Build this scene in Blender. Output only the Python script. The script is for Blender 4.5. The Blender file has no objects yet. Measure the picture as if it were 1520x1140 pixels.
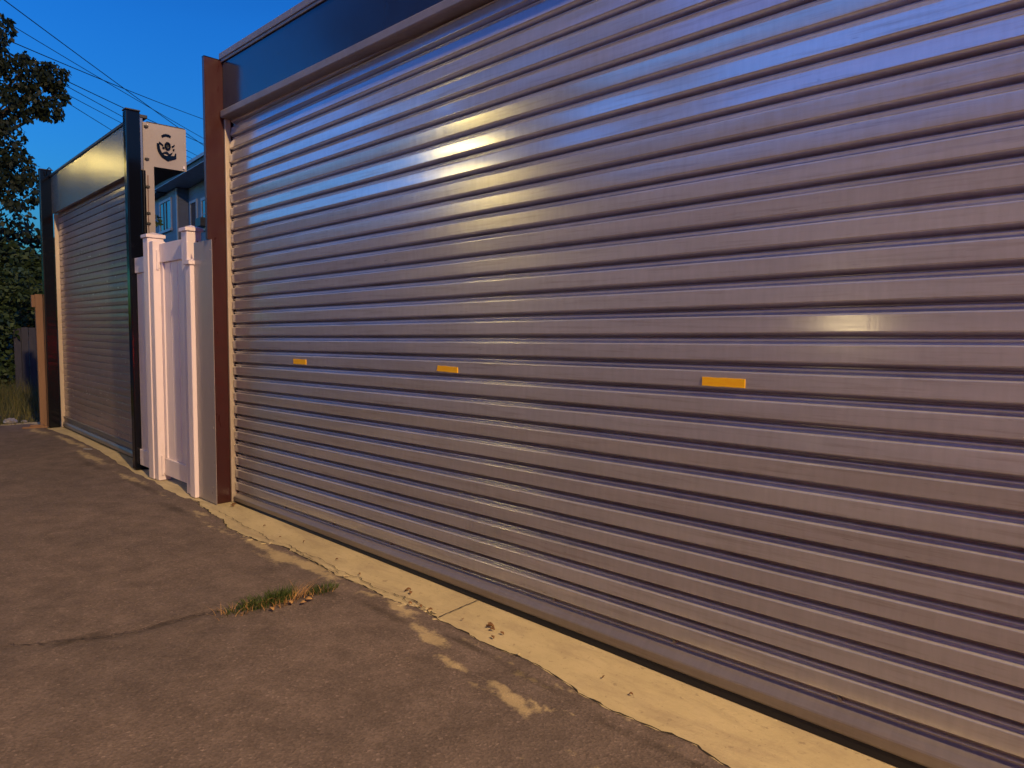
import bpy, bmesh, math, random
from mathutils import Vector, Matrix, noise
random.seed(7)
R = math.radians
S = bpy.context.scene
col = S.collection

# ------------------------------------------------------------------ helpers
class MB:
    """collects shapes into one mesh object"""
    def __init__(s): s.v = []; s.f = []; s.mi = []
    def add(s, vs, fs, m=0):
        n = len(s.v); s.v += [tuple(p) for p in vs]
        for f in fs: s.f.append(tuple(i + n for i in f)); s.mi.append(m)
    def box(s, x0, x1, y0, y1, z0, z1, m=0):
        s.add([(x0,y0,z0),(x1,y0,z0),(x1,y1,z0),(x0,y1,z0),(x0,y0,z1),(x1,y0,z1),(x1,y1,z1),(x0,y1,z1)],
              [(0,3,2,1),(4,5,6,7),(0,1,5,4),(1,2,6,5),(2,3,7,6),(3,0,4,7)], m)
    def prism_x(s, prof, x0, x1, m=0):
        """closed (y,z) profile extruded along x"""
        n = len(prof)
        s.add([(x0,y,z) for y,z in prof] + [(x1,y,z) for y,z in prof],
              [(i,(i+1)%n,n+(i+1)%n,n+i) for i in range(n)] + [tuple(range(n))[::-1], tuple(range(n,2*n))], m)
    def prism_z(s, prof, z0, z1, m=0):
        n = len(prof)
        s.add([(x,y,z0) for x,y in prof] + [(x,y,z1) for x,y in prof],
              [(i,(i+1)%n,n+(i+1)%n,n+i) for i in range(n)] + [tuple(range(n))[::-1], tuple(range(n,2*n))], m)
    def tube(s, pts, rad, n=8, m=0, cap=True):
        pts = [Vector(p) for p in pts]; k = len(pts); vs = []
        rads = rad if isinstance(rad, (list, tuple)) else [rad]*k
        up = Vector((0,0,1))
        for i,p in enumerate(pts):
            d = (pts[min(i+1,k-1)] - pts[max(i-1,0)]).normalized()
            a = d.cross(up)
            if a.length < 1e-3: a = d.cross(Vector((1,0,0)))
            a.normalize(); b = d.cross(a).normalized()
            for j in range(n):
                t = 2*math.pi*j/n
                vs.append(p + (a*math.cos(t) + b*math.sin(t))*rads[i])
        fs = [(i*n+j, i*n+(j+1)%n, (i+1)*n+(j+1)%n, (i+1)*n+j) for i in range(k-1) for j in range(n)]
        if cap: fs += [tuple(range(n))[::-1], tuple(range((k-1)*n, k*n))]
        s.add(vs, fs, m)
    def cyl(s, p0, p1, r, n=12, m=0): s.tube([p0,p1], r, n, m)
    def build(s, name, mats, parent=None, bevel=0, smooth=False, seg=2):
        me = bpy.data.meshes.new(name); me.from_pydata(s.v, [], s.f)
        mats = mats if isinstance(mats, (list, tuple)) else [mats]
        for m in mats: me.materials.append(m)
        me.polygons.foreach_set('material_index', s.mi)
        if smooth: me.polygons.foreach_set('use_smooth', [True]*len(me.polygons))
        me.update()
        bm = bmesh.new(); bm.from_mesh(me); bmesh.ops.recalc_face_normals(bm, faces=bm.faces); bm.to_mesh(me); bm.free()
        o = bpy.data.objects.new(name, me); col.objects.link(o)
        if parent: o.parent = parent
        if bevel:
            b = o.modifiers.new('bevel', 'BEVEL'); b.width = bevel; b.segments = seg; b.limit_method = 'ANGLE'; b.angle_limit = R(40)
        return o

def thing(name, label, cat, loc=(0,0,0), rz=0, group=None):
    o = bpy.data.objects.new(name, None); col.objects.link(o)
    o.location = loc; o.rotation_euler = (0,0,rz); o['label'] = label; o['category'] = cat
    if group: o['group'] = group
    o.empty_display_size = .2
    return o
def tag(o, label, cat, group=None, kind=None):
    o['label'] = label; o['category'] = cat
    if group: o['group'] = group
    if kind: o['kind'] = kind
    return o
def struct(o): o['kind'] = 'structure'; return o

# ------------------------------------------------------------------ materials
class NT:
    def __init__(s, name):
        s.m = bpy.data.materials.new(name); s.m.use_nodes = True
        s.t = s.m.node_tree; s.p = s.t.nodes['Principled BSDF']
    def n(s, typ, **kw):
        o = s.t.nodes.new(typ)
        for k,v in kw.items():
            if k in o.inputs: o.inputs[k].default_value = v
            else: setattr(o, k, v)
        return o
    def l(s, a, b): s.t.links.new(a, b)
    def coord(s, scale=(1,1,1), what='Object'):
        c = s.n('ShaderNodeTexCoord'); m = s.n('ShaderNodeMapping'); m.inputs['Scale'].default_value = scale
        s.l(c.outputs[what], m.inputs['Vector']); return m.outputs[0]
    def noise(s, co, scale, detail=4, rough=.55, dist=0):
        o = s.n('ShaderNodeTexNoise'); o.inputs['Scale'].default_value = scale; o.inputs['Detail'].default_value = detail
        o.inputs['Roughness'].default_value = rough; o.inputs['Distortion'].default_value = dist
        s.l(co, o.inputs['Vector']); return o.outputs['Fac']
    def ramp(s, fac, stops):
        o = s.n('ShaderNodeValToRGB'); e = o.color_ramp.elements
        while len(e) < len(stops): e.new(.5)
        for i,(p,c) in enumerate(stops):
            e[i].position = p; e[i].color = (*c,1) if isinstance(c, tuple) else (c,c,c,1)
        s.l(fac, o.inputs[0]); return o.outputs[0]
    def mix(s, fac, a, b, mode='MIX'):
        o = s.n('ShaderNodeMix', data_type='RGBA', blend_type=mode)
        for i,v in ((0,fac),(6,a),(7,b)):
            if isinstance(v, (int,float)): o.inputs[i].default_value = v
            elif isinstance(v, tuple): o.inputs[i].default_value = (*v,1)
            else: s.l(v, o.inputs[i])
        return o.outputs[2]
    def math(s, op, a, b=0):
        o = s.n('ShaderNodeMath', operation=op)
        for i,v in enumerate((a,b)):
            if isinstance(v,(int,float)): o.inputs[i].default_value = v
            else: s.l(v, o.inputs[i])
        return o.outputs[0]
    def set(s, **kw):
        for k,v in kw.items():
            k = k.replace('_',' ')
            if isinstance(v, tuple): s.p.inputs[k].default_value = (*v,1)
            elif isinstance(v,(int,float)): s.p.inputs[k].default_value = v
            else: s.l(v, s.p.inputs[k])
        return s
    def bump(s, h, strength=.3, dist=.01):
        o = s.n('ShaderNodeBump'); o.inputs['Strength'].default_value = strength; o.inputs['Distance'].default_value = dist
        s.l(h, o.inputs['Height']); s.l(o.outputs[0], s.p.inputs['Normal']); return s

def paint(name, c, rough=.4, metal=0, var=.18, scale=3, dirt=None, bump=.08, streak=(1,1,1), spec=.5, bscale=60):
    """painted or coated surface with slight mottling, wear and an uneven gloss"""
    t = NT(name); co = t.coord(streak)
    a = t.noise(co, scale, 6, .6); b = t.noise(co, scale*9, 3)
    k = t.ramp(a, [(.3, 1-var), (.7, 1+var*.6)])
    cc = t.mix(1.0, tuple(c), k, 'MULTIPLY')
    if dirt:
        d = t.ramp(t.noise(t.coord((streak[0]*1.3,streak[1]*1.3,streak[2]*1.3)), scale*2.3, 8, .65), [(.55,0.),(.75,1.)])
        cc = t.mix(t.math('MULTIPLY', d, .55), cc, dirt)
    t.set(Base_Color=cc, Metallic=metal, Roughness=t.ramp(b, [(.25, max(.03,rough*.8)), (.75, min(1,rough*1.25))]))
    t.set(Specular_IOR_Level=spec)
    t.bump(t.noise(co, bscale, 3), bump, .004)
    return t.m

# ------------------------------------------------------------------ world and lamps
w = bpy.data.worlds.new('World'); S.world = w; w.use_nodes = True
nt = w.node_tree; bg = nt.nodes['Background']
sky = nt.nodes.new('ShaderNodeTexSky'); sky.sky_type = 'NISHITA'; sky.sun_disc = False
SUN_EL, SUN_ROT = R(-1.5), R(200)
sky.sun_elevation = SUN_EL; sky.sun_rotation = SUN_ROT; sky.air_density = 1.2; sky.dust_density = .4; sky.ozone_density = 4.0
hs = nt.nodes.new('ShaderNodeHueSaturation'); hs.inputs['Saturation'].default_value = 1.0
tint = nt.nodes.new('ShaderNodeMix'); tint.data_type = 'RGBA'; tint.blend_type = 'MULTIPLY'; tint.inputs[0].default_value = 1
tint.inputs[7].default_value = (.42, 3.15, 3.75, 1)
# the dusk sky is brightest low down and deepens towards the zenith
tc = nt.nodes.new('ShaderNodeTexCoord'); sx = nt.nodes.new('ShaderNodeSeparateXYZ'); gr_ = nt.nodes.new('ShaderNodeValToRGB')
e_ = gr_.color_ramp.elements; e_[0].position = .12; e_[0].color = (1.8,1.30,1.15,1); e_[1].position = .80; e_[1].color = (.14,.15,.18,1)
k0_ = e_.new(.36); k0_.color = (1.0,1.0,1.0,1)
k_ = e_.new(.52); k_.color = (.50,.54,.62,1)
grad = nt.nodes.new('ShaderNodeMix'); grad.data_type = 'RGBA'; grad.blend_type = 'MULTIPLY'; grad.inputs[0].default_value = 1
nt.links.new(tc.outputs['Generated'], sx.inputs[0]); nt.links.new(sx.outputs[2], gr_.inputs[0])
nt.links.new(sky.outputs[0], tint.inputs[6]); nt.links.new(tint.outputs[2], hs.inputs['Color']); nt.links.new(hs.outputs[0], grad.inputs[6]); nt.links.new(gr_.outputs[0], grad.inputs[7]); nt.links.new(grad.outputs[2], bg.inputs[0])
bg.inputs[1].default_value = .138
S.view_settings.view_transform = 'Standard'; S.view_settings.look = 'None'; S.view_settings.gamma = 1; S.view_settings.exposure = 3.0
EXPO = 2 ** 3.0

sun = bpy.data.lights.new('sun', 'SUN'); sun.energy = .02; sun.angle = R(12); sun.color = (1,.86,.75)
so = bpy.data.objects.new('sun', sun); col.objects.link(so)
so.rotation_euler = (R(86), 0, R(-20))

def emit(name, c, s):
    t = NT(name); t.set(Base_Color=(0.02,0.02,0.02), Emission_Color=c, Emission_Strength=s, Roughness=.3); return t.m

def point(name, loc, power, c, r, parent=None):
    l = bpy.data.lights.new(name, 'POINT'); l.energy = power; l.color = c; l.shadow_soft_size = r
    o = bpy.data.objects.new(name, l); col.objects.link(o); o.location = loc
    if parent: o.parent = parent
    return o

# ------------------------------------------------------------------ camera
CX, CY, CZ = 0.0, -2.23, 1.25
yaw, pitch, roll = R(45.70349), R(4.19941), R(0.60158)
fh = Vector((-math.cos(yaw), math.sin(yaw), 0)); rt = Vector((math.sin(yaw), math.cos(yaw), 0)); u0 = Vector((0,0,1))
fw = fh*math.cos(pitch) - u0*math.sin(pitch); up = fh*math.sin(pitch) + u0*math.cos(pitch)
xr = rt*math.cos(roll) + up*math.sin(roll); yr = up*math.cos(roll) - rt*math.sin(roll)
cam = bpy.data.cameras.new('camera'); cam.sensor_width = 36; cam.lens = 36*1045/1520; cam.clip_end = 2000; cam.clip_start = .02
co = bpy.data.objects.new('camera', cam); col.objects.link(co)
M = Matrix((xr, yr, -fw)).transposed().to_4x4(); M.translation = (CX,CY,CZ); co.matrix_world = M
S.camera = co

# ------------------------------------------------------------------ shared materials
m_fin   = paint('brown_paint', (.042,.011,.011), .32, 0, .15, 2.5, streak=(1,1,.25))
m_body  = paint('render_wall', (.22,.21,.20), .85, 0, .2, 1.5, bump=.3)
m_navy  = paint('navy_sheet', (.020,.028,.065), .16, .15, .08, 1.5, bump=.02, spec=.6)
m_trim  = paint('grey_trim', (.22,.20,.21), .5, .15, .15, 4)
m_guide = paint('galvanised_guide', (.52,.45,.36), .45, .35, .2, 5, dirt=(.25,.14,.07), streak=(1,1,.3))
m_black = paint('black_rubber', (.006,.006,.007), .5, 0, .2, 8)
m_panel = paint('grey_sheet', (.33,.30,.305), .34, .05, .06, 3, streak=(1,1,.3), bump=.008)
m_vinyl = paint('white_vinyl', (.82,.735,.785), .34, 0, .05, 3, dirt=(.55,.47,.44), streak=(1,1,.3), bump=.008)
m_dark  = paint('dark_post_paint', (.004,.005,.009), .12, .0, .2, 3, streak=(1,1,.2), bump=.02, spec=.4)
m_beige = paint('beige_sheet', (.34,.31,.31), .5, .1, .1, 3, dirt=(.28,.22,.18))
m_tan   = paint('tan_timber', (.22,.125,.075), .7, 0, .25, 6, streak=(1,1,.15), bump=.2)
m_steel = paint('dark_steel', (.05,.05,.055), .5, .5, .2, 10)
m_conc  = None

def slat_metal(name, base, metal, r0, r1, wav):
    t = NT(name)
    co = t.coord((.55,1,9)); big = t.noise(co, 1.6, 5, .6)
    co2 = t.coord((14,1,2.2)); brush = t.noise(co2, 3.2, 6, .62)
    co3 = t.coord((1.2,1,26)); strk = t.noise(co3, 2.0, 7, .68)
    k = t.ramp(big, [(.25,.84),(.75,1.08)])
    c = t.mix(1.0, base, k, 'MULTIPLY')
    rust = t.ramp(strk, [(.52,0.),(.68,1.)])
    c = t.mix(t.math('MULTIPLY', rust, .34), c, (.20,.15,.12))
    dash = t.ramp(t.noise(t.coord((4.5,1,42)), 2.2, 4, .6), [(.655,0.),(.73,1.)])
    c = t.mix(t.math('MULTIPLY', dash, t.ramp(t.noise(t.coord((1,1,1.6)), 1.4, 3), [(.46,.0),(.62,.75)])), c, (.07,.055,.05))
    vs = t.ramp(brush, [(.3,.93),(.7,1.05)])
    c = t.mix(1.0, c, vs, 'MULTIPLY')
    rr = t.math('ADD', t.math('MULTIPLY', t.ramp(strk, [(.35,0.),(.7,1.)]), r1-r0), r0)
    rr = t.math('ADD', rr, t.math('MULTIPLY', t.ramp(brush,[(.3,0.),(.75,1.)]), .05))
    t.set(Base_Color=c, Metallic=metal, Roughness=rr)
    h = t.math('ADD', t.math('MULTIPLY', brush, .5), t.noise(t.coord((2.5,1,1.2)), 2.0, 2, .5))
    t.bump(h, wav, .004)
    return t.m
m_slat = slat_metal('weathered_slat_metal', (.555,.56,.585), .56, .10, .18, .075)
m_bar = slat_metal('dull_bar_metal', (.27,.25,.25), .55, .36, .5, .05)
m_slat2 = slat_metal('dark_slat_metal', (.33,.262,.262), .16, .15, .26, .015)
def tape_mat():
    t = NT('orange_reflective_tape'); v = t.n('ShaderNodeTexVoronoi'); v.inputs['Scale'].default_value = 260
    t.l(t.coord(), v.inputs['Vector'])
    t.set(Base_Color=t.mix(t.ramp(t.noise(t.coord((6,1,30)), 8, 4), [(.35,0.),(.7,1.)]), (1.0,.60,.006), (.97,.50,.006)), Roughness=.35, Specular_IOR_Level=.6)
    t.bump(v.outputs['Distance'], .1, .001); return t.m
m_tape = tape_mat()

# ------------------------------------------------------------------ the large garage
TILT = .0125
SL, PIT, Z0 = -4.945, .0931, .169
XR = 3.2
def tz(x): return TILT*(x + 4.93)
garage = thing('roller_garage', 'large garage with a wide ribbed metal roller shutter, navy fascia and brown edge fin', 'garage', (0,0,0))
b = MB(); b.box(-4.93, 3.21, .07, 6.5, 0, 3.06); b.build('wall', m_body, garage)
# curtain: one wavy sheet of interlocking slats
PROF = [(.0930,.0000),(.0925,-.0045),(.0918,-.0110),(.0909,-.0160),(.0898,-.0182),(.0884,-.0189),(.0868,-.0190),(.0862,-.0190),(.060,-.0191),(.0388,-.0190),(.0382,-.0190),(.0370,-.0187),(.0358,-.0177),
        (.0348,-.0163),(.0338,-.0147),(.0252,.0000),(.0238,.0040),(.0228,.0200),(.0190,.0202),(.0184,.0110),(.0178,.0020),(.0170,-.0040),(.0158,-.0076),(.0143,-.0088),(.0128,-.0086),(.0110,-.0072),(.0045,-.0012),(.0008,.0000)]
DENTS = [(random.uniform(-4.7,-.2), random.uniform(.3,2.5), random.uniform(.05,.16), random.uniform(.02,.05), random.choice((-1,1,1))*random.uniform(.0008,.0024)) for _ in range(26)]
def dent(x, z): return sum(d*math.exp(-((x-cx)/rx)**2-((z-cz)/rz)**2) for cx,cz,rx,rz,d in DENTS if abs(x-cx) < 3*rx and abs(z-cz) < 3*rz)
def wob(i, x, s): return noise.noise(Vector((x*.55 + i*7.3, i*3.1 + s, s*1.7)))
xs = [SL + k*5.1/170 for k in range(171)] + [SL + 5.1 + k*(XR-SL-5.1)/30 for k in range(1,31)]
vs, fs = [], []
np_, nx = len(PROF), len(xs)
NSL = 29
for i in range(-1, NSL):
    tilt = random.choice((-1,1))*random.uniform(.006,.034)
    tilt = {20:.001, 11:.002, 19:.052, 21:-.062, 22:.056, 18:-.008, 17:.020, 23:-.022, 12:.028, 10:-.024}.get(i, tilt)
    lean = {23:.03, 24:.07, 25:.12, 26:.16, 27:.19, 28:.2}.get(i, 0); tilt = tilt if not lean else lean + tilt*.3
    back = sum(PIT*.5*v for k, v in {23:.03, 24:.07, 25:.12, 26:.16, 27:.19, 28:.2}.items() if k < i)
    base = len(vs)
    for (pz, py) in PROF:
        for x in xs:
            rel = (pz - .056)
            t = tilt + wob(i, x, 1.0)*.012
            bulge = wob(i, x*.6, 5.0)*.0010
            z = Z0 - .020 + PIT*i + pz + tz(x) + (wob(i, x*2.5, 9.0)*.0006)
            y = py + (rel*t if .024 < pz < .0915 else 0) + bulge + dent(x, z) + back
            vs.append((x, y, z))
    for a in range(np_-1):
        for c in range(nx-1):
            fs.append((base+a*nx+c, base+a*nx+c+1, base+(a+1)*nx+c+1, base+(a+1)*nx+c))
    if i > -1:   # link to the slat below
        pb = base - np_*nx
        for c in range(nx-1): fs.append((base+(np_-1)*nx+c, base+(np_-1)*nx+c+1, pb+c+1, pb+c))
cb = MB(); cb.add(vs, fs)
shutter = cb.build('roller_shutter', m_slat, garage, smooth=True)
shutter['label'] = 'wide weathered grey metal roller shutter of ribbed slats'
# bottom bar with a lip
prof = [(.012,.013),(-.030,.013),(-.035,.020),(-.038,.038),(-.0385,.043),(-.0365,.047),(-.030,.052),(-.020,.060),(-.010,.066),(.000,.074),(.003,.080),(.003,.098),(-.006,.1035),(.012,.1035)]
def bz(x, z): return z + tz(x)*(.35 + .65*(z-.013)/.0905)
b = MB(); n = len(prof); seg = 40
vs = [];
for k in range(seg+1):
    x = SL+.004 + k*(XR-SL-.008)/seg
    vs += [(x, y, bz(x, z) - .002) for y,z in prof]
fs = [(k*n+j, k*n+(j+1)%n, (k+1)*n+(j+1)%n, (k+1)*n+j) for k in range(seg) for j in range(n)] + [tuple(range(n)), tuple(range(seg*n, seg*n+n))]
b.add(vs, fs); b.build('bottom_bar', m_bar, shutter, bevel=.003)
b = MB()
vs = []
for k in range(seg+1):
    x = SL+.006 + k*(XR-SL-.012)/seg; zt = bz(x, .0105)
    vs += [(x,-.034,-.001),(x,.012,-.001),(x,.012,zt),(x,-.027,zt)]
fs = [(k*4+j, k*4+(j+1)%4, (k+1)*4+(j+1)%4, (k+1)*4+j) for k in range(seg) for j in range(4)]
b.add(vs, fs); b.build('rubber_seal', m_black, shutter)
bolt0 = None
for k in range(14):
    x = -4.83 + k*.585
    if bolt0 is None:
        b = MB(); b.cyl((0,.002,0),(0,-.004,0), .012, 12); b.cyl((0,-.004,0),(0,-.012,0), .0075, 6)
        o = b.build('bolt', m_bar, shutter); bolt0 = o
    else:
        o = bolt0.copy(); col.objects.link(o)
    o.location = (x, .002, bz(x, .082))
for (xa, xb_, za, zb, lab, rz) in ((-4.081,-3.926, 1.038,1.069,'faded orange tape strip nearest the left guide rail',0), (-2.672,-2.518,1.058,1.085,'orange tape strip between the other two strips',-.0005), (-1.232,-1.075,1.073,1.103,'bright orange tape strip, farthest from the brown fin',.0)):
    b = MB(); nseg = 8
    vs = []
    for k in range(nseg+1):
        x = xa + (xb_-xa)*k/nseg; dz = rz*k
        e = random.uniform(-.0007,.0007); x0_ = x; x = x + (.008 if k == 0 and 'between' in lab else 0)
        vs += [(x0_,-.0222,za+dz+e),(x,-.0222,zb+dz+e),(x,-.0192,zb+dz+e),(x0_,-.0192,za+dz+e)]
    fs = [(k*4+j, k*4+(j+1)%4, (k+1)*4+(j+1)%4, (k+1)*4+j) for k in range(nseg) for j in range(4)] + [(0,1,2,3),(nseg*4+3,nseg*4+2,nseg*4+1,nseg*4)]
    b.add(vs, fs); o = b.build('reflective_tape', m_tape, shutter); o['label'] = lab
# fascia, coping, header rail
b = MB(); b.box(-4.975, 3.25, -.045, .06, 2.76, 3.115); b.build('fascia', m_navy, garage)
b = MB(); b.box(-4.995, 3.27, -.062, .10, 3.115, 3.158); b.box(-4.985, 3.26, -.056, -.047, 3.095, 3.115); b.build('coping', m_trim, garage, bevel=.004)
b = MB(); b.prism_x([(-.070,2.722),(-.070,2.760),(-.062,2.768),(.04,2.768),(.04,2.715),(-.062,2.715)], -4.968, 3.24); b.build('header_rail', m_trim, garage, bevel=.003)
# edge fins and guide rails, left and right
b = MB()
for (z0_, z1_, yf) in ((0,1.874,-.1545),(1.874,3.108,-.171)):
    b.prism_z([(-5.012,yf),(-4.98,yf),(-4.98,.03),(-5.10,.03),(-5.10,.0),(-5.012,.0)], z0_, z1_)
o = b.build('edge_fin', m_fin, garage)
b = MB(); b.box(-5.014,-4.978,-.172,.03,3.108,3.113); b.build('fin_cap', m_dark, garage)
b = MB(); b.box(3.23,3.262,-.170,.03,0,3.108); b.build('edge_fin', m_fin, garage, bevel=.004)
def guide(x0, x1, name='guide_rail'):
    b = MB(); b.box(x0, x1, -.040, -.026, 0, 2.713); b.box(x0, x0+.005 if x0 < 0 else x0+.005, -.026, .06, 0, 2.713); 
    return b.build(name, m_guide, garage, bevel=.003)
gp = [(-4.978,-.042),(-4.944,-.042),(-4.944,-.0245),(-4.951,-.0245),(-4.951,-.036),(-4.972,-.036),(-4.972,.05),(-4.978,.05)]
b = MB(); b.prism_z([(-4.978,-.044),(-4.956,-.044),(-4.956,-.002),(-4.978,-.002)], 0, 2.714)
b.build('guide_rail', m_guide, garage, bevel=.004)
b = MB(); b.prism_z([(3.205,-.044),(3.227,-.044),(3.227,-.002),(3.205,-.002)], 0, 2.714); b.build('guide_rail', m_guide, garage, bevel=.004)

# ------------------------------------------------------------------ grey filler panel
o = MB(); o.box(-5.254, -4.944, -.1585, -.1555, .004, 1.872)
for (x,z) in ((-4.975,1.80),(-4.975,1.25),(-4.975,.55),(-5.0,.12)): o.cyl((x,-.158,z),(x,-.1615,z),.006,8)
fp = o.build('metal_panel', m_panel, bevel=.0008)
tag(fp, 'tall plain grey sheet panel between the white gate and the brown fin', 'panel')

# ------------------------------------------------------------------ white vinyl fence and gate
def post_cap(b, x0, x1, y0, y1, z):
    o = .012
    b.box(x0-o, x1+o, y0-o, y1+o, z, z+.028)
    cx, cy = (x0+x1)/2, (y0+y1)/2
    vs = [(x0-o,y0-o,z+.028),(x1+o,y0-o,z+.028),(x1+o,y1+o,z+.028),(x0-o,y1+o,z+.028),(cx,cy,z+.050)]
    b.add(vs, [(0,1,4),(1,2,4),(2,3,4),(3,0,4)])
fence = thing('vinyl_fence', 'white vinyl fence posts and short panel beside the dark garage post', 'fence', (-5.8,-.1,0))
OX, OY = -5.8, -.1
def fpost(x0,x1,y0,y1,z, lab=None, cap=True):
    b = MB(); b.box(x0-OX,x1-OX,y0-OY,y1-OY,0,z); o = b.build('post', m_vinyl, fence, bevel=.006)
    if cap:
        c = MB(); post_cap(c, x0-OX,x1-OX,y0-OY,y1-OY,z); c.build('post_cap', m_vinyl, o, bevel=.004)
    if lab: o['label'] = lab
    return o
fpost(-6.272,-6.163,-.168,-.040,1.988,'tall capped post left of the gate')
fpost(-6.155,-6.072,-.160,-.060,1.955,'slightly shorter uncapped post carrying the gate hinges', cap=False)
p = fpost(-5.470,-5.362,-.166,-.056,1.968,'tall capped post right of the gate')
for z in (1.895,1.838):
    b = MB(); b.cyl((-5.362-OX,-.088-OY,z),(-5.358-OX,-.088-OY,z),.006,8); b.build('screw', m_steel, p)
fpost(-5.345,-5.256,-.188,-.100,1.715,'shorter capped post in front of the grey panel')
b = MB(); b.box(-6.64-OX,-6.272-OX,-.118-OY,-.068-OY,1.725,1.855); b.build('rail', m_vinyl, fence, bevel=.004)
b = MB(); b.box(-6.64-OX,-6.272-OX,-.118-OY,-.068-OY,.05,.19); b.build('rail', m_vinyl, fence, bevel=.004)
b = MB()
for k in range(3): b.box(-6.64+.123*k-OX, -6.64+.123*k+.121-OX, -.102-OY, -.082-OY, .19, 1.725)
b.build('panel', m_vinyl, fence, bevel=.003)
gate = thing('vinyl_gate', 'narrow white vinyl gate with vertical boards hung between the white posts', 'gate', (-5.77,-.09,0))
GX, GY = -5.77, -.09
b = MB(); b.box(-6.068-GX,-5.474-GX,-.112-GY,-.062-GY,1.782,1.932); b.build('top_rail', m_vinyl, gate, bevel=.004)
b = MB(); b.box(-6.068-GX,-5.474-GX,-.112-GY,-.062-GY,.045,.185); b.build('bottom_rail', m_vinyl, gate, bevel=.004)
b = MB(); b.box(-6.068-GX,-6.02-GX,-.106-GY,-.066-GY,.185,1.782); b.box(-5.60-GX,-5.474-GX,-.106-GY,-.066-GY,.185,1.782); b.build('stile', m_vinyl, gate, bevel=.004)
b = MB()
for k in range(3): b.box(-6.02+.14*k-GX, -6.02+.14*k+.137-GX, -.094-GY, -.074-GY, .185, 1.782)
b.build('board_panel', m_vinyl, gate, bevel=.006)
for z in (1.80, .12):
    b = MB(); b.box(-6.072-GX,-6.060-GX,-.130-GY,-.112-GY,z-.06,z+.07); b.cyl((-6.066-GX,-.128-GY,z-.075),(-6.066-GX,-.128-GY,z+.085),.009,8)
    b.build('hinge', m_vinyl, gate, bevel=.002)

# ------------------------------------------------------------------ the smaller garage down the alley (local x along the wall, 0 at its near post)
A2 = R(-2.1)
g2 = thing('roller_gate', 'smaller roller shutter bay with dark posts and silver fascia down the alley', 'garage', (-6.65,-.152,0), A2)
b = MB(); b.box(-.095,0,0,.115,0,3.11); o = b.build('post', m_dark, g2, bevel=.012, seg=3); o['label'] = 'near dark post against the white fence'
b = MB(); b.box(-.098,.003,-.003,.118,3.11,3.122); b.build('post_cap', m_steel, o, bevel=.004)
b = MB(); b.box(-3.66,-3.555,0,.125,0,3.165); o = b.build('post', m_dark, g2, bevel=.012, seg=3); o['label'] = 'far dark post beside the tan timber post'
b = MB(); b.box(-3.663,-3.552,-.003,.128,3.165,3.176); b.build('post_cap', m_steel, o, bevel=.004)
def g2_fascia():
    t = NT('silver_fascia_sheet'); co = t.coord((1,1,.4))
    t.set(Base_Color=t.mix(t.ramp(t.noise(co,2,4),[(.3,0.),(.7,1.)]), (.36,.34,.33), (.42,.40,.385)), Metallic=.75, Roughness=.24)
    t.bump(t.noise(t.coord((2.2,1,.12)), 2.0, 2, .4), .10, .01); return t.m
b = MB()
# slightly buckled sheet
nxs, nzs = 40, 8
vs = []
for k in range(nxs+1):
    for j in range(nzs+1):
        x = -3.555 + 3.46*k/nxs; z = 2.64 + .45*j/nzs
        vs.append((x, .112 + .004*noise.noise(Vector((x*1.5, z*.15, 3))), z))
fs = [(k*(nzs+1)+j, (k+1)*(nzs+1)+j, (k+1)*(nzs+1)+j+1, k*(nzs+1)+j+1) for k in range(nxs) for j in range(nzs)]
b.add(vs, fs); b.box(-3.555,-.095,.120,.16,2.645,3.085); b.build('fascia', g2_fascia(), g2, smooth=False)
b = MB(); b.box(-3.56,-.092,.100,.20,3.088,3.115); b.build('coping', m_steel, g2, bevel=.003)
b = MB(); b.tube([(-3.52,.06,3.10),(-3.47,.06,3.155),(-3.40,.07,3.17),(-3.33,.09,3.125)], .006, 6); b.build('cable', m_steel, g2, smooth=True)
# flat slatted curtain
P2 = .0745
b = MB(); vs = []; fs = []
xs2 = [-3.56 + 3.46*k/24 for k in range(25)]
pf = [(.0745,.0),(.0725,-.0005),(.0715,-.006),(.069,-.0085),(.037,-.0100),(.007,-.0090),(.0045,-.007),(.004,.006),(.0005,.006)]
for i in range(35):
    tl = random.gauss(0,.006); base = len(vs)
    for pz,py in pf:
        for x in xs2:
            t = tl + wob(i+50, x, 2.0)*.006
            vs.append((x, .178 + py + (pz-.037)*t, .135 + P2*i + pz))
    n = len(xs2)
    fs += [(base+a*n+c, base+a*n+c+1, base+(a+1)*n+c+1, base+(a+1)*n+c) for a in range(len(pf)-1) for c in range(n-1)]
b.add(vs, fs); sh2 = b.build('roller_shutter', m_slat2, g2, smooth=False)
sh2['label'] = 'narrow dark flat slatted roller shutter'
b = MB(); b.box(-3.555,-.10,.166,.19,.075,.134); b.box(-3.555,-.10,.150,.19,.134,.140); b.prism_x([(.140,.018),(.140,.050),(.152,.074),(.19,.074),(.19,.018)],-3.555,-.10)
b.build('bottom_bar', m_bar, sh2, bevel=.002)
b = MB(); b.box(-3.555,-.10,.155,.185,.002,.017); b.build('rubber_seal', m_black, sh2)
b = MB(); b.box(-3.552,-3.530,.128,.176,0,2.64); b.build('guide_rail', m_guide, g2, bevel=.003)
b = MB(); b.box(-.125,-.097,.128,.176,0,2.64); b.build('guide_rail', m_dark, g2, bevel=.003)
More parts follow.
